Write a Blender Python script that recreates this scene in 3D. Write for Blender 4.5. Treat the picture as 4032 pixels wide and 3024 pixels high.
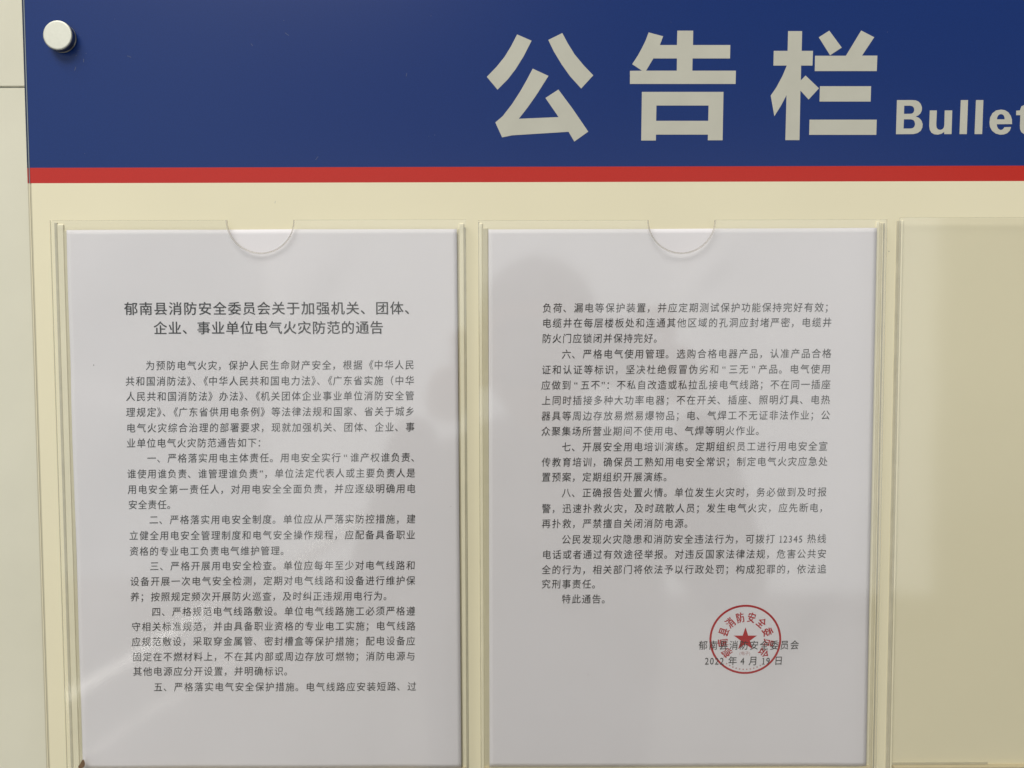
# Wall notice board with clear document pockets, seen from close by.
import bpy, math, random
from mathutils import Vector, Matrix
for o in list(bpy.data.objects):
    bpy.data.objects.remove(o)
SC = bpy.context.scene
COL = SC.collection
random.seed(7)

# ------------------------------------------------------------------ camera, world, lamps, exposure
# Board frame: x to the right, y down, in millimetres, from the top left corner of the left sheet of paper.
# World: X right, Y into the wall, Z up; the sheets of paper stand in the plane Y = 0.
ZB = 1.45
def W(x, y, depth=0.0):
    return Vector((x / 1000.0, depth / 1000.0, ZB - y / 1000.0))
EYE = W(238.27, 63.92, -417.6)
right = Vector((0.9999927, -0.0026247, -0.0027623)); down = Vector((-0.0028827, -0.0470219, -0.9988897)); fwd = Vector((0.0024919, 0.9988904, -0.0470291))
cam = bpy.data.cameras.new('camera'); co = bpy.data.objects.new('camera', cam); COL.objects.link(co)
cam.lens = 27.03; cam.sensor_width = 36.0; cam.clip_start = 0.005; cam.clip_end = 60
co.matrix_world = Matrix(((right.x, -down.x, -fwd.x, EYE.x), (right.y, -down.y, -fwd.y, EYE.y), (right.z, -down.z, -fwd.z, EYE.z), (0, 0, 0, 1)))
SC.camera = co
w = bpy.data.worlds.new('World'); SC.world = w; w.use_nodes = True
bg = w.node_tree.nodes['Background']; bg.inputs[0].default_value = (0.98, 0.96, 0.90, 1); bg.inputs[1].default_value = 0.20
def area(name, loc, aim, sx, sy, radiance, col):
    l = bpy.data.lights.new(name, 'AREA'); l.shape = 'RECTANGLE'; l.size = sx; l.size_y = sy
    l.energy = radiance * sx * sy * math.pi; l.color = col
    o = bpy.data.objects.new(name, l); COL.objects.link(o); o.location = loc
    o.rotation_euler = (Vector(aim) - Vector(loc)).to_track_quat('-Z', 'Y').to_euler()
    return o
CEN = W(240, 90)
# daylight openings behind the viewer (tall on the left, low and wide behind the head), and a ceiling lamp above left
area('tall_window_light', EYE + Vector((-2.75, -3.0, 0.30)), EYE + Vector((-2.75, 0, 0.30)), 3.0, 2.9, 0.50, (0.74, 0.90, 1.0))
area('wide_window_light', EYE + Vector((0.45, -3.0, -0.26)), EYE + Vector((0.45, 0, -0.26)), 3.36, 1.96, 1.12, (0.94, 0.98, 1.0))
area('ceiling_lamp', EYE + Vector((-1.3, -1.5, 3.0)), CEN, 2.4, 1.7, 11.8, (1.0, 0.97, 0.89))
SC.view_settings.view_transform = 'Standard'; SC.view_settings.look = 'None'
SC.view_settings.exposure = 0.11; SC.view_settings.gamma = 1.0
SC.render.engine = 'CYCLES'
SC.cycles.use_denoising = True; SC.cycles.use_adaptive_sampling = False
SC.cycles.max_bounces = 10; SC.cycles.transparent_max_bounces = 16; SC.cycles.sample_clamp_indirect = 6

# ------------------------------------------------------------------ materials
def lin(c):
    return tuple((v / 255 / 12.92) if v / 255 <= 0.04045 else ((v / 255 + 0.055) / 1.055) ** 2.4 for v in c)
def mat(name, col, rough=0.5, metal=0.0, spec=0.5, ior=1.49, noise=0.0, nscale=200.0, bump=0.0, bscale=600.0, coat=0.0, coat_rough=0.05, vary=None):
    m = bpy.data.materials.new(name); m.use_nodes = True
    nt = m.node_tree; b = nt.nodes['Principled BSDF']
    b.inputs['Base Color'].default_value = (*col, 1); b.inputs['Roughness'].default_value = rough
    b.inputs['Metallic'].default_value = metal; b.inputs['Specular IOR Level'].default_value = spec; b.inputs['IOR'].default_value = ior
    b.inputs['Coat Weight'].default_value = coat; b.inputs['Coat Roughness'].default_value = coat_rough
    tc = nt.nodes.new('ShaderNodeTexCoord')
    if noise or vary:
        n = nt.nodes.new('ShaderNodeTexNoise'); n.inputs['Scale'].default_value = nscale; n.inputs['Detail'].default_value = 6
        nt.links.new(tc.outputs['Object'], n.inputs['Vector'])
        mx = nt.nodes.new('ShaderNodeMix'); mx.data_type = 'RGBA'
        c2 = vary if vary else tuple(max(0, c * (1 - noise)) for c in col)
        mx.inputs[6].default_value = (*col, 1); mx.inputs[7].default_value = (*c2, 1)
        r = nt.nodes.new('ShaderNodeMapRange'); r.inputs[1].default_value = 0.3; r.inputs[2].default_value = 0.7
        nt.links.new(n.outputs[0], r.inputs[0]); nt.links.new(r.outputs[0], mx.inputs[0])
        nt.links.new(mx.outputs[2], b.inputs['Base Color'])
    if bump:
        n2 = nt.nodes.new('ShaderNodeTexNoise'); n2.inputs['Scale'].default_value = bscale; n2.inputs['Detail'].default_value = 4
        nt.links.new(tc.outputs['Object'], n2.inputs['Vector'])
        bp = nt.nodes.new('ShaderNodeBump'); bp.inputs['Strength'].default_value = bump; bp.inputs['Distance'].default_value = 0.0005
        nt.links.new(n2.outputs[0], bp.inputs['Height']); nt.links.new(bp.outputs[0], b.inputs['Normal'])
        if coat: pass
    return m
def clear(name, tint, rough=0.02, body=0.0, bodycol=(0.7, 0.68, 0.6), bump=0.0, bscale=8.0):
    """clear plastic sheet: mostly lets light through, mirrors a little at its two faces; body = milkiness"""
    m = bpy.data.materials.new(name); m.use_nodes = True; nt = m.node_tree; nt.nodes.clear()
    out = nt.nodes.new('ShaderNodeOutputMaterial'); tr = nt.nodes.new('ShaderNodeBsdfTransparent'); tr.inputs[0].default_value = (*tint, 1)
    gl = nt.nodes.new('ShaderNodeBsdfGlossy'); gl.inputs['Roughness'].default_value = rough
    ge = nt.nodes.new('ShaderNodeNewGeometry')                    # Schlick's law, alike for both faces of the thin sheet
    dt = nt.nodes.new('ShaderNodeVectorMath'); dt.operation = 'DOT_PRODUCT'
    nt.links.new(ge.outputs['Incoming'], dt.inputs[0]); nt.links.new(ge.outputs['Normal'], dt.inputs[1])
    def mth(op, a, b=None):
        q = nt.nodes.new('ShaderNodeMath'); q.operation = op
        for i, v in enumerate((a, b)):
            if v is None: continue
            if isinstance(v, (int, float)): q.inputs[i].default_value = v
            else: nt.links.new(v, q.inputs[i])
        return q.outputs[0]
    sch = mth('ADD', mth('MULTIPLY', mth('POWER', mth('SUBTRACT', 1.0, mth('ABSOLUTE', dt.outputs['Value'])), 5.0), 0.96), 0.04)
    if bump:
        tc = nt.nodes.new('ShaderNodeTexCoord'); n2 = nt.nodes.new('ShaderNodeTexNoise'); n2.inputs['Scale'].default_value = bscale
        n2.inputs['Detail'].default_value = 2
        nt.links.new(tc.outputs['Object'], n2.inputs['Vector'])
        bp = nt.nodes.new('ShaderNodeBump'); bp.inputs['Strength'].default_value = 1.0; bp.inputs['Distance'].default_value = bump
        nt.links.new(n2.outputs[0], bp.inputs['Height']); nt.links.new(bp.outputs[0], gl.inputs['Normal'])
    base = tr.outputs[0]
    if body:
        df = nt.nodes.new('ShaderNodeBsdfDiffuse'); df.inputs[0].default_value = (*bodycol, 1)
        mb = nt.nodes.new('ShaderNodeMixShader'); mb.inputs[0].default_value = body
        nt.links.new(tr.outputs[0], mb.inputs[1]); nt.links.new(df.outputs[0], mb.inputs[2]); base = mb.outputs[0]
    mx = nt.nodes.new('ShaderNodeMixShader')
    nt.links.new(sch, mx.inputs[0]); nt.links.new(base, mx.inputs[1]); nt.links.new(gl.outputs[0], mx.inputs[2])
    nt.links.new(mx.outputs[0], out.inputs[0])
    return m
M = {
    'tile': mat('glazed wall tile', (0.72, 0.695, 0.575), rough=0.22, noise=0.08, nscale=14, bump=0.03, bscale=60),
    'grout': mat('tile grout', (0.40, 0.40, 0.35), rough=0.9),
    'blue': mat('blue acrylic print', (0.002, 0.027, 0.168), rough=0.30, noise=0.16, nscale=1400),
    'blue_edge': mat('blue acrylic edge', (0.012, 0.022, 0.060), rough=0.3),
    'red': mat('red acrylic print', (0.53, 0.020, 0.011), rough=0.30, noise=0.08, nscale=1400),
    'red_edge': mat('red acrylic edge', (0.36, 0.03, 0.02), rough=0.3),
    'cream': mat('cream acrylic print', (0.815, 0.755, 0.555), rough=0.30, noise=0.03, nscale=12),
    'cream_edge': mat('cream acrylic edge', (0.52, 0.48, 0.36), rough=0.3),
    'edge_line': mat('polished acrylic edge', (0.26, 0.29, 0.32), rough=0.3),
    'letter': mat('pale grey print', (0.53, 0.52, 0.45), rough=0.3, noise=0.07, nscale=60),
    'paper': mat('white office paper', (0.755, 0.732, 0.768), rough=0.85, spec=0.2, noise=0.015, nscale=30, bump=0.05, bscale=900),
    'ink': mat('black toner', (0.045, 0.043, 0.041), rough=0.6, spec=0.3, noise=0.25, nscale=900),
    'ink_bold': mat('black toner of the heading', (0.035, 0.032, 0.030), rough=0.6, spec=0.3),
    'seal': mat('red seal ink', (0.48, 0.032, 0.038), rough=0.6, spec=0.3, noise=0.2, nscale=1500),
    'seal_pale': mat('faded seal ink', (0.50, 0.30, 0.30), rough=0.6, spec=0.3),
    'metal': mat('brushed steel cap', (0.60, 0.60, 0.54), rough=0.6, metal=1.0, noise=0.05, nscale=800),
    'barrel': mat('dark steel side', (0.30, 0.30, 0.29), rough=0.35, metal=1.0),
    'pane': clear('clear pocket sheet', (0.993, 0.993, 0.99), rough=0.075, bump=0.0003, bscale=7.0),
    'pane_edge': clear('pocket sheet edge', (0.93, 0.92, 0.86), rough=0.2, body=0.45, bodycol=(0.66, 0.64, 0.54)),
    'notch_edge': clear('cut edge of the thumb notch', (0.78, 0.76, 0.74), rough=0.25, body=0.25, bodycol=(0.75, 0.72, 0.66)),
    'spacer': mat('foam tape spacer', (0.86, 0.805, 0.61), rough=0.5, noise=0.06, nscale=60),
    'spacer_shade': mat('painted shade beside the paper', (0.66, 0.61, 0.445), rough=0.5, noise=0.08, nscale=80),  # shade of the gap beside the paper, put into the colour
    'edge_shade': mat('painted shade of the pocket edge', (0.58, 0.54, 0.41), rough=0.5, noise=0.15, nscale=120),  # darkness along the pocket edges, painted as a darker beige
    'bottom': mat('pocket bottom strip', (0.56, 0.49, 0.33), rough=0.5, noise=0.08, nscale=80),
    'stain': mat('brown stain', (0.22, 0.13, 0.07), rough=0.8, noise=0.5, nscale=900),
    'dust': mat('pale dust', (0.13, 0.15, 0.22), rough=0.9),
    'speck': mat('dark speck', (0.10, 0.09, 0.08), rough=0.8),
    'steel': mat('polished handrail steel', (0.82, 0.82, 0.80), rough=0.16, metal=1.0),
    'floor': mat('grey floor tile', (0.34, 0.33, 0.30), rough=0.5, noise=0.1, nscale=4),
    'skin': mat('skin', (0.42, 0.26, 0.18), rough=0.55),
    'hair': mat('black hair', (0.012, 0.011, 0.010), rough=0.5, bump=0.6, bscale=180),
    'coat': mat('dark jacket cloth', (0.030, 0.032, 0.038), rough=0.9, bump=0.3, bscale=300),
    'trouser': mat('dark trouser cloth', (0.020, 0.022, 0.030), rough=0.9),
    'phone': mat('dark phone glass', (0.015, 0.015, 0.017), rough=0.2),
}

def glow(name, col, strength):
    m = bpy.data.materials.new(name); m.use_nodes = True; b = m.node_tree.nodes['Principled BSDF']
    b.inputs['Emission Color'].default_value = (*col, 1); b.inputs['Emission Strength'].default_value = strength
    return m
M['rail_glint'] = glow('added glow for the rail glint', (1.0, 0.98, 0.93), 6.0)  # added glow that makes the gleam along the railing
M['rail_glint_dim'] = glow('added dimmer glow for the rail glint', (1.0, 0.96, 0.90), 2.5)

# ------------------------------------------------------------------ helpers
def link(name, me, material=None, parent=None):
    o = bpy.data.objects.new(name, me); COL.objects.link(o)
    if material is not None and me is not None: me.materials.append(material)
    if parent is not None: o.parent = parent; 
    return o
def tag(o, label=None, category=None, group=None, kind=None):
    if label: o['label'] = label
    if category: o['category'] = category
    if group: o['group'] = group
    if kind: o['kind'] = kind
    return o
def mesh(name, verts, faces):
    me = bpy.data.meshes.new(name); me.from_pydata([tuple(v) for v in verts], [], faces); me.update(); return me
def box(x0, x1, y0, y1, d0, d1, bev=0.0):
    """box in board millimetres; d is depth (towards the wall positive); bev chamfers the front edges"""
    b = bev
    vs = [W(x0, y0, d1), W(x1, y0, d1), W(x1, y1, d1), W(x0, y1, d1),
          W(x0, y0, d0 + b), W(x1, y0, d0 + b), W(x1, y1, d0 + b), W(x0, y1, d0 + b)]
    fs = [(0, 1, 2, 3), (0, 4, 5, 1), (1, 5, 6, 2), (2, 6, 7, 3), (3, 7, 4, 0)]
    if b:
        vs += [W(x0 + b, y0 + b, d0), W(x1 - b, y0 + b, d0), W(x1 - b, y1 - b, d0), W(x0 + b, y1 - b, d0)]
        fs += [(8, 9, 10, 11)[::-1], (4, 8, 9, 5), (5, 9, 10, 6), (6, 10, 11, 7), (7, 11, 8, 4)]
    else:
        fs += [(4, 5, 6, 7)[::-1]]
    return vs, fs
def boxobj(name, material, parent, *a, **k):
    vs, fs = box(*a, **k); me = mesh(name, vs, fs)
    o = link(name, me, material, parent); return o
def fill(name, loops, depth, thick=0.0):
    """flat filled shape from closed loops in board mm (holes cut by the even-odd rule); thick mm of real thickness"""
    cu = bpy.data.curves.new(name, 'CURVE'); cu.dimensions = '2D'; cu.fill_mode = 'BOTH'
    for lp in loops:
        s = cu.splines.new('POLY'); s.points.add(len(lp) - 1); s.use_cyclic_u = True
        for p, (x, y) in zip(s.points, lp): p.co = (x / 1000, -y / 1000, 0, 1)
    cu.extrude = thick / 2000.0
    o = bpy.data.objects.new(name, cu); me = bpy.data.meshes.new_from_object(o)
    bpy.data.objects.remove(o); bpy.data.curves.remove(cu)
    for v in me.vertices:
        v.co = Vector((v.co.x, depth / 1000.0 - v.co.z - thick / 2000.0, ZB + v.co.y))
    me.name = name
    return me

# ------------------------------------------------------------------ lettering outlines and printed lines, board mm
HEADING = {
    'gong': [[[242.57,-103.29],[250.29,-99.99],[246.1,-91.97],[241.78,-85.14],[237.67,-79.91],[231.99,-74.28],[226.28,-81.06],[231.55,-86.37],[235.86,-91.59],[239.36,-97.2]],[[266.7,-103.97],[259.21,-100.38],[262.28,-94.15],[266.37,-87.51],[270.89,-81.26],[276.84,-74.8],[283.31,-81.76],[278.26,-86.89],[273.33,-92.73],[269.64,-98.55]],[[250.88,-85.33],[259.32,-81.49],[252.83,-71.42],[247.89,-64.56],[243.36,-58.9],[264.74,-59.75],[257.67,-69.87],[264.61,-74.3],[272.13,-64.31],[276.66,-57.82],[280.66,-52.02],[273.18,-46.76],[270.09,-51.96],[239.84,-50.15],[234.37,-49.07],[230.74,-56.98],[234.74,-60.33],[239.68,-66.59],[244.22,-73.45],[247.51,-79.09]]],
    'gao': [[[312.85,-104.22],[320.59,-102.2],[318.9,-97.59],[328.04,-97.58],[328.19,-105.12],[336.66,-105.1],[336.6,-97.56],[356.59,-97.53],[356.5,-90.49],[336.45,-90.53],[336.38,-84.09],[359.73,-84.05],[359.64,-77.07],[302.98,-77.18],[302.95,-84.07],[309.43,-84.14],[304.13,-87.57],[307.06,-91.99],[309.29,-96.0],[311.23,-99.93]],[[315.46,-90.57],[328.09,-90.54],[328.05,-84.11],[311.61,-84.14]],[[309.41,-72.97],[353.2,-72.89],[352.96,-47.29],[345.01,-47.31],[345.06,-50.31],[317.1,-50.37],[317.04,-47.24],[309.17,-47.26]],[[317.25,-65.76],[345.25,-65.71],[345.16,-57.61],[317.14,-57.67]]],
    'lan': [[[387.44,-104.78],[394.93,-104.76],[394.84,-94.41],[400.91,-94.4],[400.74,-86.67],[394.67,-86.68],[394.62,-78.86],[397.13,-81.44],[404.43,-74.69],[398.97,-68.76],[394.5,-73.5],[394.35,-47.29],[386.76,-47.3],[387.05,-71.09],[384.2,-65.63],[380.66,-59.97],[378.58,-70.9],[381.61,-75.34],[384.81,-81.38],[386.99,-86.7],[379.81,-86.71],[379.91,-94.43],[387.34,-94.42]],[[409.47,-104.98],[416.3,-96.1],[410.1,-92.05],[403.91,-101.54]],[[426.55,-105.03],[433.59,-101.49],[427.25,-91.86],[435.46,-91.84],[435.29,-83.71],[402.02,-83.77],[402.06,-91.82],[418.59,-91.79],[422.7,-98.62]],[[404.94,-75.78],[432.4,-75.73],[432.31,-67.64],[404.83,-67.7]],[[399.63,-58.11],[435.79,-58.04],[435.7,-50.0],[399.54,-50.08]]],
    'B': [[[446.48,-68.38],[454.98,-68.36],[456.63,-68.2],[458.12,-67.55],[459.3,-66.31],[459.97,-64.56],[459.94,-62.94],[459.25,-61.33],[458.12,-60.29],[456.72,-59.71],[458.48,-58.99],[459.83,-57.59],[460.56,-55.65],[460.44,-53.86],[459.62,-52.11],[458.0,-50.94],[455.7,-50.36],[446.29,-50.32]],[[450.43,-65.39],[453.72,-65.39],[454.88,-65.09],[455.66,-64.25],[455.92,-63.11],[455.55,-61.92],[454.8,-61.27],[453.65,-61.11],[450.36,-61.08]],[[450.42,-58.2],[454.21,-58.19],[455.47,-57.83],[456.22,-56.86],[456.47,-55.65],[456.2,-54.45],[455.46,-53.64],[454.31,-53.32],[450.29,-53.3]]],
    'u': [[[464.26,-62.87],[468.05,-62.86],[467.9,-55.31],[468.09,-53.84],[468.84,-52.87],[470.01,-52.54],[471.22,-52.86],[472.02,-53.84],[472.25,-55.14],[472.3,-62.86],[476.32,-62.85],[476.23,-50.32],[472.3,-50.33],[472.27,-51.5],[470.88,-50.53],[468.91,-50.04],[466.92,-50.24],[465.42,-51.09],[464.49,-52.55],[464.12,-54.5]]],
    'l': [[[480.8,-68.31],[484.69,-68.31],[484.48,-50.3],[480.52,-50.31]]],
    'l2': [[[488.98,-68.3],[492.93,-68.29],[492.74,-50.29],[488.64,-50.29]]],
    'e': [[[502.56,-63.25],[504.54,-62.99],[506.55,-61.82],[507.93,-59.93],[508.57,-57.98],[508.71,-55.55],[500.46,-55.5],[500.69,-54.27],[501.35,-53.13],[502.35,-52.48],[503.44,-52.54],[504.15,-53.12],[504.63,-53.93],[508.25,-54.02],[507.65,-52.14],[506.2,-50.71],[504.4,-50.07],[502.42,-49.94],[500.1,-50.53],[498.08,-52.0],[496.86,-54.11],[496.54,-56.38],[496.8,-58.98],[497.99,-61.31],[499.93,-62.8]],[[500.45,-58.1],[500.69,-59.3],[501.16,-60.2],[501.9,-60.72],[502.69,-60.85],[503.62,-60.59],[504.23,-59.94],[504.58,-59.09],[504.68,-58.09]]],
    't': [[[510.82,-62.68],[512.79,-62.78],[513.09,-63.81],[513.49,-64.95],[516.97,-66.56],[516.91,-62.83],[519.55,-62.76],[519.56,-60.23],[516.89,-60.24],[516.92,-54.72],[517.08,-53.58],[517.86,-53.03],[519.67,-53.16],[519.75,-50.33],[517.45,-49.91],[515.3,-50.24],[513.78,-51.32],[513.14,-52.78],[512.99,-54.73],[513.03,-60.25],[510.79,-60.25]]],
}
# (left x, right x, middle y, words)
TITLE_LINES = [
    (29.55, 186.16, 42.31, '郁南县消防安全委员会关于加强机关、团体、'),
    (45.17, 169.1, 52.78, '企业、事业单位电气火灾防范的通告'),
]
FIRST_PAGE_LINES = [
    (40.22, 185.89, 73.0, '为预防电气火灾，保护人民生命财产安全，根据《中华人民'),
    (29.08, 185.82, 81.5, '共和国消防法》、《中华人民共和国电力法》、《广东省实施（中华'),
    (29.27, 185.75, 89.78, '人民共和国消防法》办法》、《机关团体企业事业单位消防安全管'),
    (29.2, 185.83, 98.33, '理规定》、《广东省供用电条例》等法律法规和国家、省关于城乡'),
    (29.22, 185.84, 106.89, '电气火灾综合治理的部署要求，现就加强机关、团体、企业、事'),
    (29.16, 103.77, 115.18, '业单位电气火灾防范通告如下：'),
    (39.92, 187.49, 123.5, '一、严格落实用电主体责任。用电安全实行“谁产权谁负责、'),
    (28.8, 186.03, 132.09, '谁使用谁负责、谁管理谁负责”，单位法定代表人或主要负责人是'),
    (28.74, 186.12, 140.66, '用电安全第一责任人，对用电安全全面负责，并应逐级明确用电'),
    (28.92, 55.43, 149.08, '安全责任。'),
    (40.14, 185.97, 157.39, '二、严格落实用电安全制度。单位应从严落实防控措施，建'),
    (28.89, 185.73, 166.13, '立健全用电安全管理制度和电气安全操作规程，应配备具备职业'),
    (28.9, 117.02, 174.79, '资格的专业电工负责电气维护管理。'),
    (39.91, 185.58, 183.06, '三、严格开展用电安全检查。单位应每年至少对电气线路和'),
    (28.88, 185.51, 191.51, '设备开展一次电气安全检测，定期对电气线路和设备进行维护保'),
    (28.82, 173.27, 200.14, '养；按照规定频次开展防火巡查，及时纠正违规用电行为。'),
    (40.26, 185.36, 208.53, '四、严格规范电气线路敷设。单位电气线路施工必须严格遵'),
    (28.96, 185.45, 216.87, '守相关标准规范，并由具备职业资格的专业电工实施；电气线路'),
    (28.74, 185.22, 225.31, '应规范敷设，采取穿金属管、密封槽盒等保护措施；配电设备应'),
    (29.01, 185.14, 233.87, '固定在不燃材料上，不在其内部或周边存放可燃物；消防电源与'),
    (28.95, 117.98, 242.14, '其他电源应分开设置，并明确标识。'),
    (40.11, 185.57, 250.97, '五、严格落实电气安全保护措施。电气线路应安装短路、过'),
]
SECOND_PAGE_LINES = [
    (255.5, 412.26, 42.47, '负荷、漏电等保护装置，并应定期测试保护功能保持完好有效；'),
    (255.32, 412.4, 50.63, '电缆井在每层楼板处和连通其他区域的孔洞应封堵严密，电缆井'),
    (255.31, 321.32, 58.94, '防火门应锁闭并保持完好。'),
    (265.95, 412.51, 67.44, '六、严格电气使用管理。选购合格电器产品，认准产品合格'),
    (255.03, 412.21, 75.9, '证和认证等标识，坚决杜绝假冒伪劣和“三无”产品。电气使用'),
    (254.85, 412.35, 84.29, '应做到“五不”：不私自改造或私拉乱接电气线路；不在同一插座'),
    (255.02, 412.23, 92.62, '上同时插接多种大功率电器；不在开关、插座、照明灯具、电热'),
    (254.83, 412.37, 101.05, '器具等周边存放易燃易爆物品；电、气焊工不无证非法作业；公'),
    (254.82, 377.38, 109.44, '众聚集场所营业期间不使用电、气焊等明火作业。'),
    (265.96, 411.33, 118.06, '七、开展安全用电培训演练。定期组织员工进行用电安全宣'),
    (254.98, 411.47, 126.43, '传教育培训，确保员工熟知用电安全常识；制定电气火灾应急处'),
    (254.97, 327.09, 134.62, '置预案，定期组织开展演练。'),
    (265.97, 411.13, 143.27, '八、正确报告处置火情。单位发生火灾时，务必做到及时报'),
    (254.96, 411.01, 151.95, '警，迅速扑救火灾，及时疏散人员；发生电气火灾，应先断电，'),
    (254.95, 338.75, 160.29, '再扑救，严禁擅自关闭消防电源。'),
    (265.97, 411.29, 169.07, '公民发现火灾隐患和消防安全违法行为，可拨打 12345 热线'),
    (255.2, 411.43, 177.45, '电话或者通过有效途径举报。对违反国家法律法规，危害公共安'),
    (254.92, 411.57, 185.87, '全的行为，相关部门将依法予以行政处罚；构成犯罪的，依法追'),
    (254.91, 288.11, 193.89, '究刑事责任。'),
    (265.98, 293.45, 202.27, '特此通告。'),
    (341.54, 397.13, 228.3, '郁南县消防安全委员会'),
    (345.35, 388.36, 237.06, '2022 年 4 月 19 日'),
]

# ------------------------------------------------------------------ setting: tiled wall and floor
wall_me = mesh('wall', *box(-2400, 2600, -1250, ZB * 1000, 25.9, 120))
wall = tag(link('wall', wall_me, M['grout']), kind='structure')
tile_me = {}
JOINT_Y = -83.5; TS = 600.0; G = 0.9
for i in range(-3, 4):
    for j in range(-2, 3):
        x0, y0 = 140 + i * TS, JOINT_Y + j * TS
        y1 = min(y0 + TS - G, ZB * 1000 - 2)
        if y0 < -1240 or y1 - y0 < 20: continue
        boxobj('tile', M['tile'], wall, x0, x0 + TS - G, y0, y1, 25.0, 25.9, bev=0.4)
floor = tag(link('floor', mesh('floor', [(-5, 0.02, 0), (5, 0.02, 0), (5, -6, 0), (-5, -6, 0)], [(0, 3, 2, 1)]), M['floor']), kind='structure')

# ------------------------------------------------------------------ the notice board
BD = 1.5                      # depth of the printed face, mm
BX0, BX1, BY0, BY1 = -21.3, 760.0, -176.0, 372.0
RED0, RED1 = -33.45, -25.25
board = bpy.data.objects.new('notice_board', None); COL.objects.link(board)
tag(board, 'blue topped cream acrylic notice board standing off the pale tiled wall', 'notice board')
boxobj('backing_sheet', M['cream_edge'], board, BX0 + 0.2, BX1, BY0 + 0.2, BY1, BD + 2.2, BD + 5.0)
EW = 2.3                       # width of the clear edge seen along the left side
boxobj('header_band', M['blue'], board, BX0 + EW - 0.6, BX1, BY0, RED0, BD, BD + 2.2)
boxobj('red_stripe', M['red'], board, BX0 + EW - 0.6, BX1, RED0, RED1, BD, BD + 2.2)
boxobj('cream_panel', M['cream'], board, BX0 + EW, BX1, RED1, BY1, BD, BD + 2.2)
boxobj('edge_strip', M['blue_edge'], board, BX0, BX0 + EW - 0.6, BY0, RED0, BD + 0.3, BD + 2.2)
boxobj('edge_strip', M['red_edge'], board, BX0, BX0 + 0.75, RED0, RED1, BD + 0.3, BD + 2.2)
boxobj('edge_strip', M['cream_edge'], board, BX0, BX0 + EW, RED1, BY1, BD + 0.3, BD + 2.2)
boxobj('edge_line', M['edge_line'], board, BX0 + 0.95, BX0 + 1.4, BY0, RED0, BD + 0.15, BD + 2.2)
el = boxobj('edge_line', M['edge_line'], board, BX0 + 1.0, BX0 + 1.4, RED0, RED1, BD + 0.15, BD + 2.2)
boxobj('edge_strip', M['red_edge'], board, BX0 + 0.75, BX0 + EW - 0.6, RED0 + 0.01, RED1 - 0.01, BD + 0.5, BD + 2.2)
boxobj('edge_line', M['spacer'], board, BX0 + 0.9, BX0 + 1.25, RED1, BY1, BD + 0.1, BD + 0.3)
for n in ('gong', 'gao', 'lan'):
    link('heading_character', fill('heading_character', HEADING[n], BD - 0.02, 0.06), M['letter'], board)
for n in ('B', 'u', 'l', 'l2', 'e', 't'):
    link('heading_letter', fill('heading_letter', HEADING[n], BD - 0.02, 0.06), M['letter'], board)

# standoff screw through the corner: cap, neck ring and the barrel that holds the board off the wall
def turned(name, material, parent, cx, cy, prof, n=48):
    vs, fs = [], []
    for d, r in prof:
        for k in range(n):
            a = 2 * math.pi * k / n
            vs.append(W(cx + r * math.cos(a), cy + r * math.sin(a), d))
    for i in range(len(prof) - 1):
        for k in range(n):
            fs.append((i * n + k, i * n + (k + 1) % n, (i + 1) * n + (k + 1) % n, (i + 1) * n + k))
    fs.append(tuple(range(n))[::-1]); fs.append(tuple((len(prof) - 1) * n + k for k in range(n)))
    me = mesh(name, vs, fs)
    o = link(name, me, material, parent)
    return o
CX, CY = -0.1, -101.6
cap = turned('standoff_cap', M['metal'], board, CX, CY, [(-3.2, 6.9), (-3.15, 7.25), (-2.9, 7.6), (-2.6, 7.7), (-2.3, 7.7)])
turned('cap_side', M['barrel'], cap, CX, CY, [(-2.3, 7.68), (0.2, 7.68), (0.4, 7.3), (0.9, 7.3), (1.1, 7.6), (BD - 0.02, 7.6)])
turned('barrel', M['metal'], cap, CX, CY, [(BD + 5.0, 7.5), (25.0, 7.5)])

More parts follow.
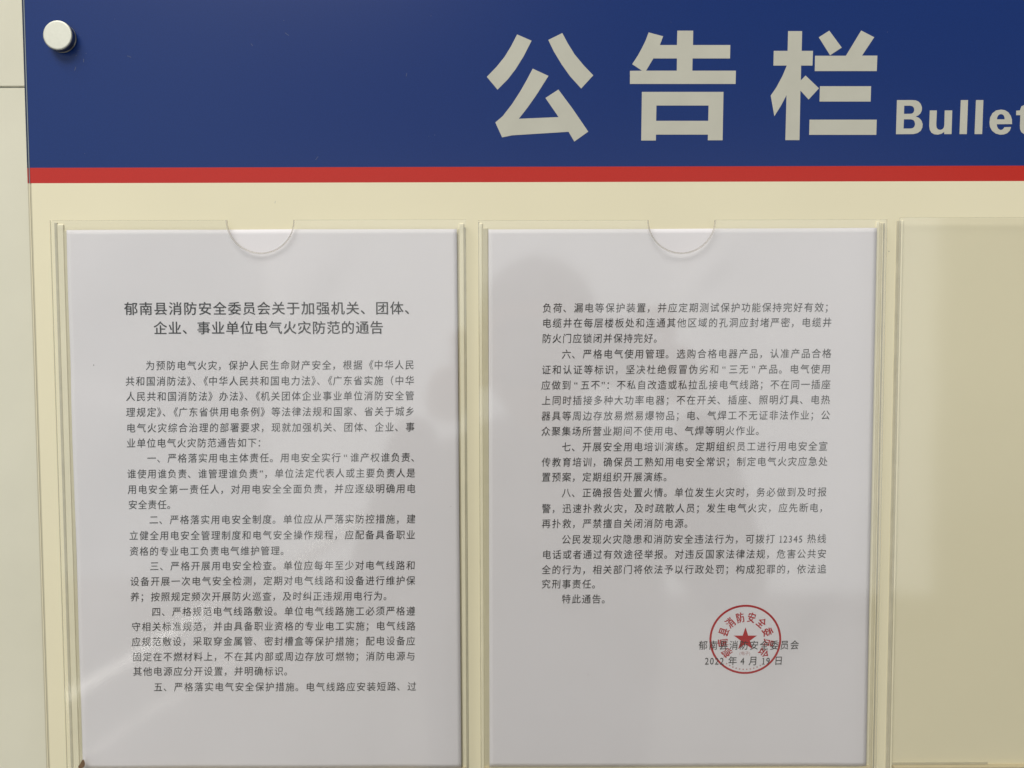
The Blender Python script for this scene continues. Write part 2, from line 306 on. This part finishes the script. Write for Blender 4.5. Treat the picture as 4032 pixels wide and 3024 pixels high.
# ------------------------------------------------------------------ document pockets glued on the board
def notch_outline(x0, x1, y0, y1, nc, nr, n=28):
    pts = [(x0, y1), (x0, y0)]
    for k in range(n + 1):
        a = math.pi - math.pi * k / n
        pts.append((nc + nr * math.cos(a), y0 + nr * 0.98 * math.sin(a)))
    pts += [(x1, y0), (x1, y1)]
    return pts
def pocket(x0, x1, y0, y1, nc, left, right, tilt=0.0):
    """left / right: lists of (x0, x1, material key, height mm, first y)"""
    nr = 17.9
    outline = notch_outline(x0, x1, y0, y1, nc, nr)
    front, back = -2.6, -1.6
    me = fill('document_pocket', [outline], back, 0.0)
    bmv = [v.co.copy() for v in me.vertices]; polys = [tuple(p.vertices) for p in me.polygons]
    nV = len(bmv); vs = bmv + [v + Vector((0, -0.001, 0)) for v in bmv]
    fs = polys + [tuple(i + nV for i in reversed(p)) for p in polys]
    me2 = mesh('document_pocket', vs, fs)
    pk = link('document_pocket', me2, M['pane'], board)
    # rim: cut edge all round, the notch separately because its edge is rounder and catches the light
    def rim(name, pts, mk, wdt=0.0):
        v2, f2 = [], []
        for (x, y) in pts: v2 += [W(x, y, back), W(x, y, front)]
        for i in range(len(pts) - 1): f2.append((2 * i, 2 * i + 1, 2 * i + 3, 2 * i + 2))
        return link(name, mesh(name, v2, f2), M[mk], pk)
    rim('cut_edge', [(x0, y1), (x0, y0), (nc - nr, y0)], 'pane_edge'); rim('cut_edge', [(nc + nr, y0), (x1, y0), (x1, y1)], 'pane_edge')
    arc = [(nc + (nr) * math.cos(math.pi - math.pi * k / 40), y0 + nr * 0.98 * math.sin(math.pi * k / 40)) for k in range(41)]
    v2, f2 = [], []
    prof = [(0.0, back), (-0.25, back - 0.25), (-0.3, (back + front) / 2), (-0.18, front + 0.1), (0.25, front - 0.02), (0.6, front - 0.02)]
    for k, (x, y) in enumerate(arc):
        a = math.pi - math.pi * k / 40
        for dr, dd in prof: v2.append(W(x + dr * math.cos(a), y + dr * math.sin(a), dd))
    q = len(prof)
    for k in range(40):
        for j in range(q - 1): f2.append((k * q + j, k * q + j + 1, (k + 1) * q + j + 1, (k + 1) * q + j))
    ne = link('notch_edge', mesh('notch_edge', v2, f2), M['notch_edge'], pk)
    for side in (left, right):
        for (a, b, mk, h, ys) in side:
            boxobj({'spacer': 'side_spacer', 'spacer_shade': 'gap_shade_strip', 'edge_shade': 'edge_shade_line'}[mk], M[mk], pk, a, b, ys, y1, BD - h, BD - 0.01, bev=min(0.3, h * 0.4, (b - a) * 0.3))  # beside the spacers: thin strips coloured as the shade in the gaps
    return pk
YT = -4.2; YBOT = 300.5
p1 = pocket(-7.4, 214.9, YT - 0.5, YBOT, 104.9,
    [(-7.3, -5.6, 'edge_shade', 0.5, YT), (-5.6, -2.2, 'spacer', 0.7, YT + 1), (-2.2, -0.3, 'spacer_shade', 0.5, YT + 4.5)],
    [(210.2, 211.1, 'spacer_shade', 0.5, YT + 4), (211.1, 213.6, 'spacer', 0.7, YT + 1), (213.6, 214.5, 'edge_shade', 0.35, YT + 3)])
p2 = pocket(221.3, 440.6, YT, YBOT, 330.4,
    [(221.3, 221.75, 'edge_shade', 0.5, YT), (221.75, 223.5, 'spacer', 0.7, YT + 1), (223.5, 226.6, 'spacer_shade', 0.6, YT + 3.5)],
    [(436.4, 438.2, 'spacer', 0.7, YT + 0.6), (438.2, 439.6, 'spacer_shade', 0.9, YT + 1.2), (439.6, 440.0, 'spacer', 1.2, YT + 1.2), (440.0, 441.1, 'edge_shade', 0.4, YT + 1.2)])
p3 = pocket(447.5, 668.0, YT - 1.0, YBOT, 557.6,
    [(447.6, 450.0, 'edge_shade', 0.4, YT), (450.05, 451.1, 'spacer', 0.7, YT)],
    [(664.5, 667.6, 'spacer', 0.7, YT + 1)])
for pk, (a, b) in ((p1, (-2.0, 213.0)), (p2, (223.5, 438.2)), (p3, (451.1, 664.0))):
    boxobj('bottom_strip', M['bottom'], pk, a, b, 297.3, YBOT - 0.2, -1.5, BD - 0.01, bev=0.2)
boxobj('bottom_edge_shade', M['edge_shade'], p3, 450.6, 504.5, 296.0, 297.2, BD - 0.6, BD - 0.01)  # painted shade under the bottom strip's upper edge
for k in range(3):
    pass
st = link('stain', fill('stain', [[(-0.9, 294.2), (0.1, 292.9), (1.2, 290.9), (2.2, 290.3), (2.7, 291.6), (2.9, 293.4), (2.2, 294.6), (0.9, 295.4), (-0.8, 295.8)]], -2.63, 0.03), M['stain'], p1)
for sx, sy, r in ((13.9, 72.6, 0.32), (280.9, 243.7, 0.26), (443.8, 12.2, 0.25), (150.2, 38.0, 0.16), (205.8, 150.2, 0.2), (300.4, 120.5, 0.15)):
    pk = p1 if sx < 216 else p2
    depth = -2.63 if sx < 441 else BD - 0.03
    link('dirt_speck', fill('dirt_speck', [[(sx + r * math.cos(a * 1.0), sy + r * 0.9 * math.sin(a * 1.0)) for a in range(6)]], depth, 0.02), M['speck'], pk if sx < 441 else board)

rd = random.Random(11)
for k in range(26):                              # dust and short hair scratches on the header, a few round the standoff
    near = k < 6
    hx = CX + 11 + rd.uniform(-5, 6) if near else rd.uniform(-10, 510); hy = CY + 10 + rd.uniform(-4, 6) if near else rd.uniform(-119, -38)
    ln = rd.uniform(0.2, 0.5) if rd.random() < 0.7 else rd.uniform(1.0, 2.6); an = rd.uniform(0, 3.14); wd = 0.10
    dx, dy = ln * math.cos(an) / 2, ln * math.sin(an) / 2; ox, oy = -wd * math.sin(an), wd * math.cos(an)
    link('dust_mark', fill('dust_mark', [[(hx - dx - ox, hy - dy - oy), (hx + dx - ox, hy + dy - oy), (hx + dx + ox, hy + dy + oy), (hx - dx + ox, hy - dy + oy)]], BD - 0.05, 0.02), M['dust'], board)
link('scuff', fill('scuff', [[(111.6, -14.2), (111.9, -14.3), (112.1, -15.6), (111.8, -15.4)]], BD - 0.03, 0.02), M['letter'], board)

# ------------------------------------------------------------------ sheets of paper, gently waved
def ss(a, b, x):
    t = min(1, max(0, (x - a) / (b - a))); return t * t * (3 - 2 * t)
def crease(x, y, cx, cy, ang, wdt, ln, amp):
    ca, sa = math.cos(ang), math.sin(ang); u = (x - cx) * ca + (y - cy) * sa; v = -(x - cx) * sa + (y - cy) * ca
    return amp * math.tanh(v / wdt) * math.exp(-(v / (wdt * 5)) ** 2 - (u / ln) ** 2)
def wave1(x, y):
    z = 0.32 * math.sin(x / 47 + 0.8) * math.sin(y / 61 + 0.3) + 0.16 * math.sin(x / 19 + y / 37)
    z += 0.8 * math.exp(-((x - 112) / 34) ** 2 - ((y - 22) / 40) ** 2) * math.sin((x - 96) / 14)
    z += 0.5 * (ss(170, 200, x) - ss(200, 212, x)) * ss(150, 260, y)
    z += 0.30 * math.sin((x * 0.7 + y) / 16) * math.exp(-((x - 20) / 30) ** 2)
    z += crease(x, y, 30, 95, 0.45, 7, 60, 0.42) + crease(x, y, 185, 235, 1.35, 6, 60, -0.45) + crease(x, y, 140, 30, 2.1, 6, 25, 0.35)
    return z
def wave2(x, y):
    x -= 226.5
    z = 0.34 * math.sin(x / 52 + 2.1) * math.sin(y / 70 + 1.2) + 0.14 * math.sin(x / 23 - y / 41)
    z += 0.8 * math.exp(-((x - 118) / 36) ** 2 - ((y - 30) / 38) ** 2) * math.sin((x - 104) / 13)
    z += 0.5 * (ss(178, 204, x) - ss(203, 212, x))
    z += crease(x, y, 170, 225, 2.2, 8, 55, 0.45) + crease(x, y, 45, 200, 0.7, 8, 60, -0.35) + crease(x, y, 122, 26, 2.3, 4, 14, 0.4)
    return max(-1.35, min(1.35, z))
    return z
PD = -0.1
def paper(corners, wave, label):
    (ax, ay), (bx, by), (cx, cy), (dx, dy) = corners            # TL TR BR BL
    nx, ny = 84, 118; vs, fs = [], []
    for j in range(ny + 1):
        for i in range(nx + 1):
            u, v = i / nx, j / ny
            x = (ax * (1 - u) + bx * u) * (1 - v) + (dx * (1 - u) + cx * u) * v
            y = (ay * (1 - u) + by * u) * (1 - v) + (dy * (1 - u) + cy * u) * v
            vs.append(W(x, y, PD - 0.85 * wave(x, y)))
    for j in range(ny):
        for i in range(nx):
            a = j * (nx + 1) + i; fs.append((a, a + nx + 1, a + nx + 2, a + 1))
    me = mesh('notice_sheet', vs, fs)
    for p in me.polygons: p.use_smooth = True
    o = link('notice_sheet', me, M['paper'])
    md = o.modifiers.new('thickness', 'SOLIDIFY'); md.thickness = 0.0001; md.offset = -1
    return tag(o, label, 'paper notice')
s1 = paper([(0, 0), (209.8, -0.1), (210.6, 297.2), (0.1, 297.2)], wave1, 'printed notice page with large two-line heading, in the left clear pocket')
s2 = paper([(226.8, 0.25), (436.25, -0.1), (436.0, 297.2), (226.2, 297.2)], wave2, 'printed notice page with round red star seal, in the middle clear pocket')

# ------------------------------------------------------------------ printing
GL = {}
def glyph(ch, off):
    k = (ch, off)
    if k in GL: return GL[k]
    if ch == '1':
        vs = [(0.27, 0.0), (0.62, 0.0), (0.62, 0.035), (0.495, 0.05), (0.495, 0.68), (0.46, 0.68), (0.28, 0.60), (0.29, 0.575), (0.405, 0.61), (0.405, 0.05), (0.27, 0.035)]
        vs = [(x - 0.14, y) for x, y in vs]
        GL[k] = (vs, [tuple(range(len(vs)))], 0.60); return GL[k]
    cu = bpy.data.curves.new('g', 'FONT'); cu.body = ch; cu.size = 1.0; cu.resolution_u = 2; cu.offset = off
    o = bpy.data.objects.new('g', cu); me = bpy.data.meshes.new_from_object(o)
    vs = [(v.co.x, v.co.y) for v in me.vertices]; fs = [tuple(p.vertices) for p in me.polygons]
    bpy.data.objects.remove(o); bpy.data.curves.remove(cu); bpy.data.meshes.remove(me)
    GL[k] = (vs, fs, 1.0); return GL[k]
OPEN, CLOSE = '《“（', '》”、，。；：'
def weights(s):
    w = []
    for i, c in enumerate(s):
        nx = s[i + 1] if i + 1 < len(s) else ''
        if c == ' ': w.append(0.28)
        elif c.isdigit(): w.append(0.50)
        elif c in '》”、' and nx and nx in '、，《：': w.append(0.52)
        elif c in '“”': w.append(0.82)
        else: w.append(1.0)
    return w
def print_line(x0, x1, yc, s, size, off, wave, material, parent, name, ax=0.90, slant=0.0, tailpunct=True, bold=0.0):
    w = weights(s); tot = sum(w)
    if s[-1] in '、，。；：': tot_ink = tot - 0.0
    adv = (x1 - x0) / tot
    # the last glyph ends before its cell does
    adv = (x1 - x0) / (tot - (0.45 if s[-1] in '、，。；：' else 0.1))
    if s[-1] in '、，。；：' and tailpunct: adv = (x1 - x0) / (tot - 0.05 if s[-1] == '。' else tot - 0.35)
    vs, fs = [], []; x = x0
    for c, ww in zip(s, w):
        cell = adv * ww
        if c != ' ':
            gv, gf, gw = glyph(c, off)
            gx = size * ax
            if c.isdigit(): left = x + (cell - 0.60 * size * 0.86) / 2; gx = size * 0.86
            elif c in '“”': left = x + (cell - 0.43 * gx) / 2
            elif c == '《' : left = x + cell - gx * 0.98
            elif c in '》、，。；：': left = x
            else: left = x + (adv - gx) / 2 - (0 if ww == 1 else 0)
            base = yc + size * 0.37; n = len(vs)
            for (a, b) in gv:
                px = left + a * gx + slant * b * size; py = base - b * size - slant * 0.35 * (a - 0.5) * size
                vs.append(W(px, py, PD - 0.85 * wave(px, py) - 0.12))
            fs += [tuple(i + n for i in f) for f in gf]
        x += cell
    if bold:                                  # heavier strokes: the same outlines once more, a little to the side
        n = len(vs); vs += [v + Vector((bold / 1000, -0.00001, bold / 2000)) for v in vs]; fs += [tuple(i + n for i in f) for f in fs]
    return link(name, mesh(name, vs, fs), material, parent)
for l in TITLE_LINES: print_line(*l, 7.5, 0.0, wave1, M['ink_bold'], s1, 'title_line', ax=1.0, bold=0.14)
for l in FIRST_PAGE_LINES: print_line(*l, 5.5, 0.0, wave1, M['ink'], s1, 'text_line', ax=0.93, slant=0.05)
for l in SECOND_PAGE_LINES: print_line(*l, 5.5, 0.0, wave2, M['ink'], s2, 'text_line', ax=0.93, slant=0.05)

# round red seal
SX, SY, SR, SQ = 367.7, 225.05, 19.8, 0.98
seal = bpy.data.objects.new('red_seal', None)
def flat(name, pts_faces, material, parent, up=0.06):
    v, f = pts_faces
    return link(name, mesh(name, [W(x, y, PD - 0.85 * wave2(x, y) - up) for x, y in v], f), material, parent)
rv, rf = [], []
for k in range(96):
    a = 2 * math.pi * k / 96
    for r in (SR, SR - 1.12): rv.append((SX + r * math.cos(a), SY + r * SQ * math.sin(a)))
for k in range(96):
    a, b = 2 * k, 2 * ((k + 1) % 96); rf.append((a, a + 1, b + 1, b))
ring = flat('red_seal', (rv, rf), M['seal'], s2)
star = []
for k in range(10):
    r = 6.75 if k % 2 == 0 else 6.75 * 0.382
    a = -math.pi / 2 + math.pi * k / 5
    star.append((SX + r * math.cos(a), SY - 0.1 + r * math.sin(a)))
star.append((SX, SY - 0.1))
flat('seal_star', (star, [(10, k, (k + 1) % 10) for k in range(10)]), M['seal'], ring)
def ring_char(c, ang, rad, size, sx, off, material, name, up=0.06):
    gv, gf, _ = glyph(c, off)
    ca, sa = math.cos(ang), math.sin(ang)     # ang measured clockwise from the top
    pts = []
    for a, b in gv:
        u = (a - 0.49) * size * sx; v = rad + (b - 0.38) * size
        pts.append((SX + v * sa + u * ca, SY - (v * ca - u * sa) * SQ))
    o = flat(name, (pts, gf), material, ring, up); me = o.data
    n = len(pts); v = [q.co.copy() for q in me.vertices]; v += [q + Vector((0.00026, -0.00001, 0.00012)) for q in v]
    f = [tuple(p.vertices) for p in me.polygons]; f += [tuple(i + n for i in p) for p in f]
    me.clear_geometry(); me.from_pydata([tuple(q) for q in v], [], f); return o
for k, c in enumerate('郁南县消防安全委员会'):
    ring_char(c, math.radians(-127 + k * 254 / 9), 12.8, 6.3, 0.74, 0.0, M['seal'], 'seal_character')
def small(s, x, y, size, material):
    vs, fs = [], []
    for c in s:
        gv, gf, _ = glyph(c, 0.0); n = len(vs)
        wd = 0.36 if c in '()' else 1.0
        vs += [(x + a * size, y - b * size) for a, b in gv]; fs += [tuple(i + n for i in f) for f in gf]; x += wd * size
    return vs, fs
flat('seal_character', small('(电子)', SX - 3.3, SY + 8.6, 2.3, M['seal']), M['seal_pale'], ring)
for k in range(12):                              # tiny worn digits along the lower rim, illegible in the photograph
    a = math.radians(180 + 36 - k * 72 / 11)
    ca, sa = math.cos(a), math.sin(a); q = []
    for u, v in ((-0.42, -0.32), (0.30, -0.42), (0.45, 0.25), (-0.2, 0.42)):
        q.append((SX + (17.2 + v) * sa + u * ca, SY - ((17.2 + v) * ca - u * sa) * SQ))
    flat('worn_mark', (q, [(0, 1, 2, 3)]), M['seal_pale'], ring)

# ------------------------------------------------------------------ what the clear sheets mirror: the viewer with a phone, and a stair railing behind
def E(x, d, z):
    """relative to the eye point: x right, d metres behind it, z up"""
    return Vector((EYE.x + x, EYE.y - d, EYE.z + z))
def skin(name, pts, edges, material, parent=None, sub=2, root=0):
    me = bpy.data.meshes.new(name); me.from_pydata([tuple(p[0]) for p in pts], edges, []); me.update()
    o = link(name, me, material, parent)
    md = o.modifiers.new('skin', 'SKIN'); md.use_smooth_shade = True
    for i, v in enumerate(me.skin_vertices[0].data):
        r = pts[i][1]; v.radius = r if isinstance(r, tuple) else (r, r); v.use_root = (i == root)
    s = o.modifiers.new('sub', 'SUBSURF'); s.levels = sub; s.render_levels = sub
    return o
HX = 0.045
P = [  # point, radius
    (E(HX, 0.40, -0.62), (0.19, 0.12)),   # 0 pelvis
    (E(HX, 0.38, -0.42), (0.20, 0.11)),   # 1 waist
    (E(HX, 0.36, -0.24), (0.21, 0.11)),   # 2 chest
    (E(HX, 0.35, -0.15), (0.14, 0.085)),    # 3 neck base
    (E(HX, 0.33, -0.11), 0.070),           # 4 neck
    (E(HX + 0.18, 0.36, -0.21), 0.066),    # 5 right shoulder in the picture
    (E(0.325, 0.24, -0.36), 0.06),        # 6 elbow
    (E(0.215, 0.075, -0.075), 0.033),       # 7 wrist
    (E(HX - 0.18, 0.36, -0.21), 0.066),    # 8
    (E(-0.205, 0.26, -0.38), 0.050),       # 9
    (E(-0.105, 0.07, -0.085), 0.030),      # 10
    (E(HX + 0.10, 0.42, -0.74), 0.085), (E(HX + 0.11, 0.40, -1.02), 0.060), (E(HX + 0.11, 0.44, -1.30), 0.042),
    (E(HX - 0.10, 0.42, -0.74), 0.085), (E(HX - 0.11, 0.40, -1.02), 0.060), (E(HX - 0.11, 0.44, -1.30), 0.042),
]
ED = [(0, 1), (1, 2), (2, 3), (3, 4), (2, 5), (5, 6), (6, 7), (2, 8), (8, 9), (9, 10), (0, 11), (11, 12), (12, 13), (0, 14), (14, 15), (15, 16)]
person = skin('person', P, ED, M['coat'])
tag(person, 'person in dark clothes holding up a phone, mirrored faintly in the middle pocket', 'person')
# head with brow, nose, chin and ears, one continuous surface
def ico_head():
    n, m2 = 40, 28; vs, fs = [], []
    for j in range(m2 + 1):
        th = math.pi * j / m2
        for i in range(n):
            ph = 2 * math.pi * i / n
            x = math.sin(th) * math.cos(ph); y = math.sin(th) * math.sin(ph); z = math.cos(th)
            X, Y, Z = 0.080 * x, 0.098 * y, 0.120 * z
            if Z < 0: k = 1 - 0.30 * (Z / 0.12) ** 2; X *= k; Y *= (1 - 0.16 * (Z / 0.12) ** 2)
            if y > 0:
                Y += 0.022 * math.exp(-(X / 0.013) ** 2 - ((Z + 0.022) / 0.022) ** 2)        # nose
                Y += 0.006 * math.exp(-(X / 0.05) ** 2 - ((Z - 0.028) / 0.012) ** 2)         # brow
                Y -= 0.008 * (math.exp(-((X - 0.031) / 0.014) ** 2 - ((Z - 0.008) / 0.012) ** 2) + math.exp(-((X + 0.031) / 0.014) ** 2 - ((Z - 0.008) / 0.012) ** 2))
                Y += 0.006 * math.exp(-(X / 0.022) ** 2 - ((Z + 0.062) / 0.008) ** 2)        # lips
                Y += 0.007 * math.exp(-(X / 0.022) ** 2 - ((Z + 0.100) / 0.018) ** 2)        # chin
            e = math.exp(-((Y + 0.005) / 0.016) ** 2 - (Z / 0.028) ** 2)
            X += math.copysign(0.013 * e, X) if abs(X) > 0.04 else 0
            vs.append((X, Y, Z))
    for j in range(m2):
        for i in range(n): fs.append((j * n + i, (j + 1) * n + i, (j + 1) * n + (i + 1) % n, j * n + (i + 1) % n))
    return vs, fs
hv, hf = ico_head(); HC = E(HX - 0.004, 0.29, -0.005)
hm = mesh('head', [HC + Vector(v) for v in hv], hf)
for p in hm.polygons: p.use_smooth = True
link('head', hm, M['skin'], person)
vs, fs, keep = [], [], {}
for i, v in enumerate(hv):
    X, Y, Z = v
    if Z > 0.055 or (Y < -0.012 and Z > -0.05):
        keep[i] = len(vs); k = 1.10 + 0.03 * math.sin(i * 1.7) + 0.02 * math.sin(i * 0.37)
        vs.append(HC + Vector((X * (k + 0.12), Y * k - 0.002, Z * k + 0.002)))
for f in hf:
    if all(i in keep for i in f): fs.append(tuple(keep[i] for i in f))
ho = link('hair', mesh('hair', vs, fs), M['hair'], person)
md = ho.modifiers.new('t', 'SOLIDIFY'); md.thickness = 0.012; md.offset = -1
# hands closed on the two short ends of the phone
def hand(sx, px, pz):
    s = sx
    w0 = E(px + s * 0.045, 0.065, pz - 0.075)
    pts = [(w0, 0.026), (E(px + s * 0.036, 0.045, pz - 0.04), (0.032, 0.018)), (E(px + s * 0.026, 0.035, pz - 0.008), (0.034, 0.014))]
    o = skin('hand', pts, [(0, 1), (1, 2)], M['skin'], person)
    for k, (dz, ln, r) in enumerate(((0.026, 0.020, 0.0085), (0.008, 0.026, 0.009), (-0.011, 0.024, 0.0087), (-0.029, 0.017, 0.0078))):
        a = E(px + s * 0.030, 0.036, pz - 0.004 + dz * 0.8); b = E(px + s * 0.022, 0.016, pz + dz); c = E(px + s * 0.004, 0.011, pz + dz); d = E(px - s * ln * 0.7, 0.0115, pz + dz + 0.002)
        skin('finger', [(a, r + 0.001), (b, r), (c, r - 0.0008), (d, r - 0.002)], [(0, 1), (1, 2), (2, 3)], M['skin'], o)
    a = E(px + s * 0.034, 0.044, pz - 0.035); b = E(px + s * 0.014, 0.044, pz - 0.020); c = E(px - s * 0.012, 0.040, pz - 0.006)
    skin('thumb', [(a, 0.013), (b, 0.010), (c, 0.008)], [(0, 1), (1, 2)], M['skin'], o)
hand(1, 0.150, 0.012); hand(-1, -0.032, -0.012)
# phone: rounded slab behind the eye point
def rounded(w2, h2, r, n=6):
    pts = []
    for cx, cz, a0 in ((w2 - r, h2 - r, 0), (-w2 + r, h2 - r, 90), (-w2 + r, -h2 + r, 180), (w2 - r, -h2 + r, 270)):
        for k in range(n + 1):
            a = math.radians(a0 + 90 * k / n); pts.append((cx + r * math.cos(a), cz + r * math.sin(a)))
    return pts
rp = rounded(0.080, 0.0385, 0.009); n = len(rp); PX = 0.066
vs = [E(PX + x, d, z - 0.006) for d in (0.022, 0.030) for x, z in rp]
fs = [tuple(range(n)), tuple(range(2 * n - 1, n - 1, -1))] + [(i, i + n, (i + 1) % n + n, (i + 1) % n) for i in range(n)]
ph = link('phone', mesh('phone', vs, fs), M['phone'])
tag(ph, 'dark phone held up sideways by the mirrored person', 'phone')
rp2 = rounded(0.012, 0.012, 0.004, 4); n = len(rp2)
vs = [E(-0.006 + x, d, z + 0.012) for d in (0.0195, 0.022) for x, z in rp2]
fs = [tuple(range(n)), tuple(range(2 * n - 1, n - 1, -1))] + [(i, i + n, (i + 1) % n + n, (i + 1) % n) for i in range(n)]
link('camera_bump', mesh('camera_bump', vs, fs), M['phone'], ph)

# stair railing
def tube(name, a, b, r, material, parent, n=14):
    a, b = Vector(a), Vector(b); d = (b - a).normalized(); u = d.orthogonal().normalized(); v = d.cross(u)
    vs = []
    for p in (a, b):
        for k in range(n):
            t = 2 * math.pi * k / n; vs.append(p + u * (r * math.cos(t)) + v * (r * math.sin(t)))
    fs = [(k, (k + 1) % n, n + (k + 1) % n, n + k) for k in range(n)] + [tuple(range(n))[::-1], tuple(range(n, 2 * n))]
    me = mesh(name, vs, fs)
    for p in me.polygons[:n]: p.use_smooth = True
    return link(name, me, material, parent)
rail = bpy.data.objects.new('stair_railing', None); COL.objects.link(rail)
tag(rail, 'polished steel stair railing with added glowing tubes, mirrored as pale slanting lines in the left pocket', 'railing')
RD = 1.6
def rp_(x, h): return (EYE.x + x, EYE.y - RD, h)
def slope1(x): return 0.29 + (x + 1.40) * (0.73 - 0.29) / 0.72
def slope2(x): return 0.075 + (x + 1.36) * (0.405 - 0.075) / 0.50
tube('handrail', rp_(-1.75, slope1(-1.75) - 0.03), rp_(-0.20, slope1(-0.20) - 0.03), 0.020, M['steel'], rail)
tube('lower_rail', rp_(-1.46, slope2(-1.46) - 0.02), rp_(-0.25, slope2(-0.25) - 0.02), 0.014, M['steel'], rail)
tube('rail_glint_tube', rp_(-1.62, slope1(-1.62)), rp_(-0.96, slope1(-0.96)), 0.0055, M['rail_glint'], rail, 6)  # added glowing tube, stands in for the handrail's bright gleam
tube('rail_glint_tube', rp_(-1.44, slope2(-1.44)), rp_(-0.80, slope2(-0.80)), 0.0045, M['rail_glint_dim'], rail, 6)  # weaker added tube for the gleam on the lower rail
for k in range(7):
    x = -1.40 + 0.19 * k
    tube('baluster', rp_(x, 0.0), rp_(x, slope1(x) - 0.045), 0.007, M['steel'], rail)
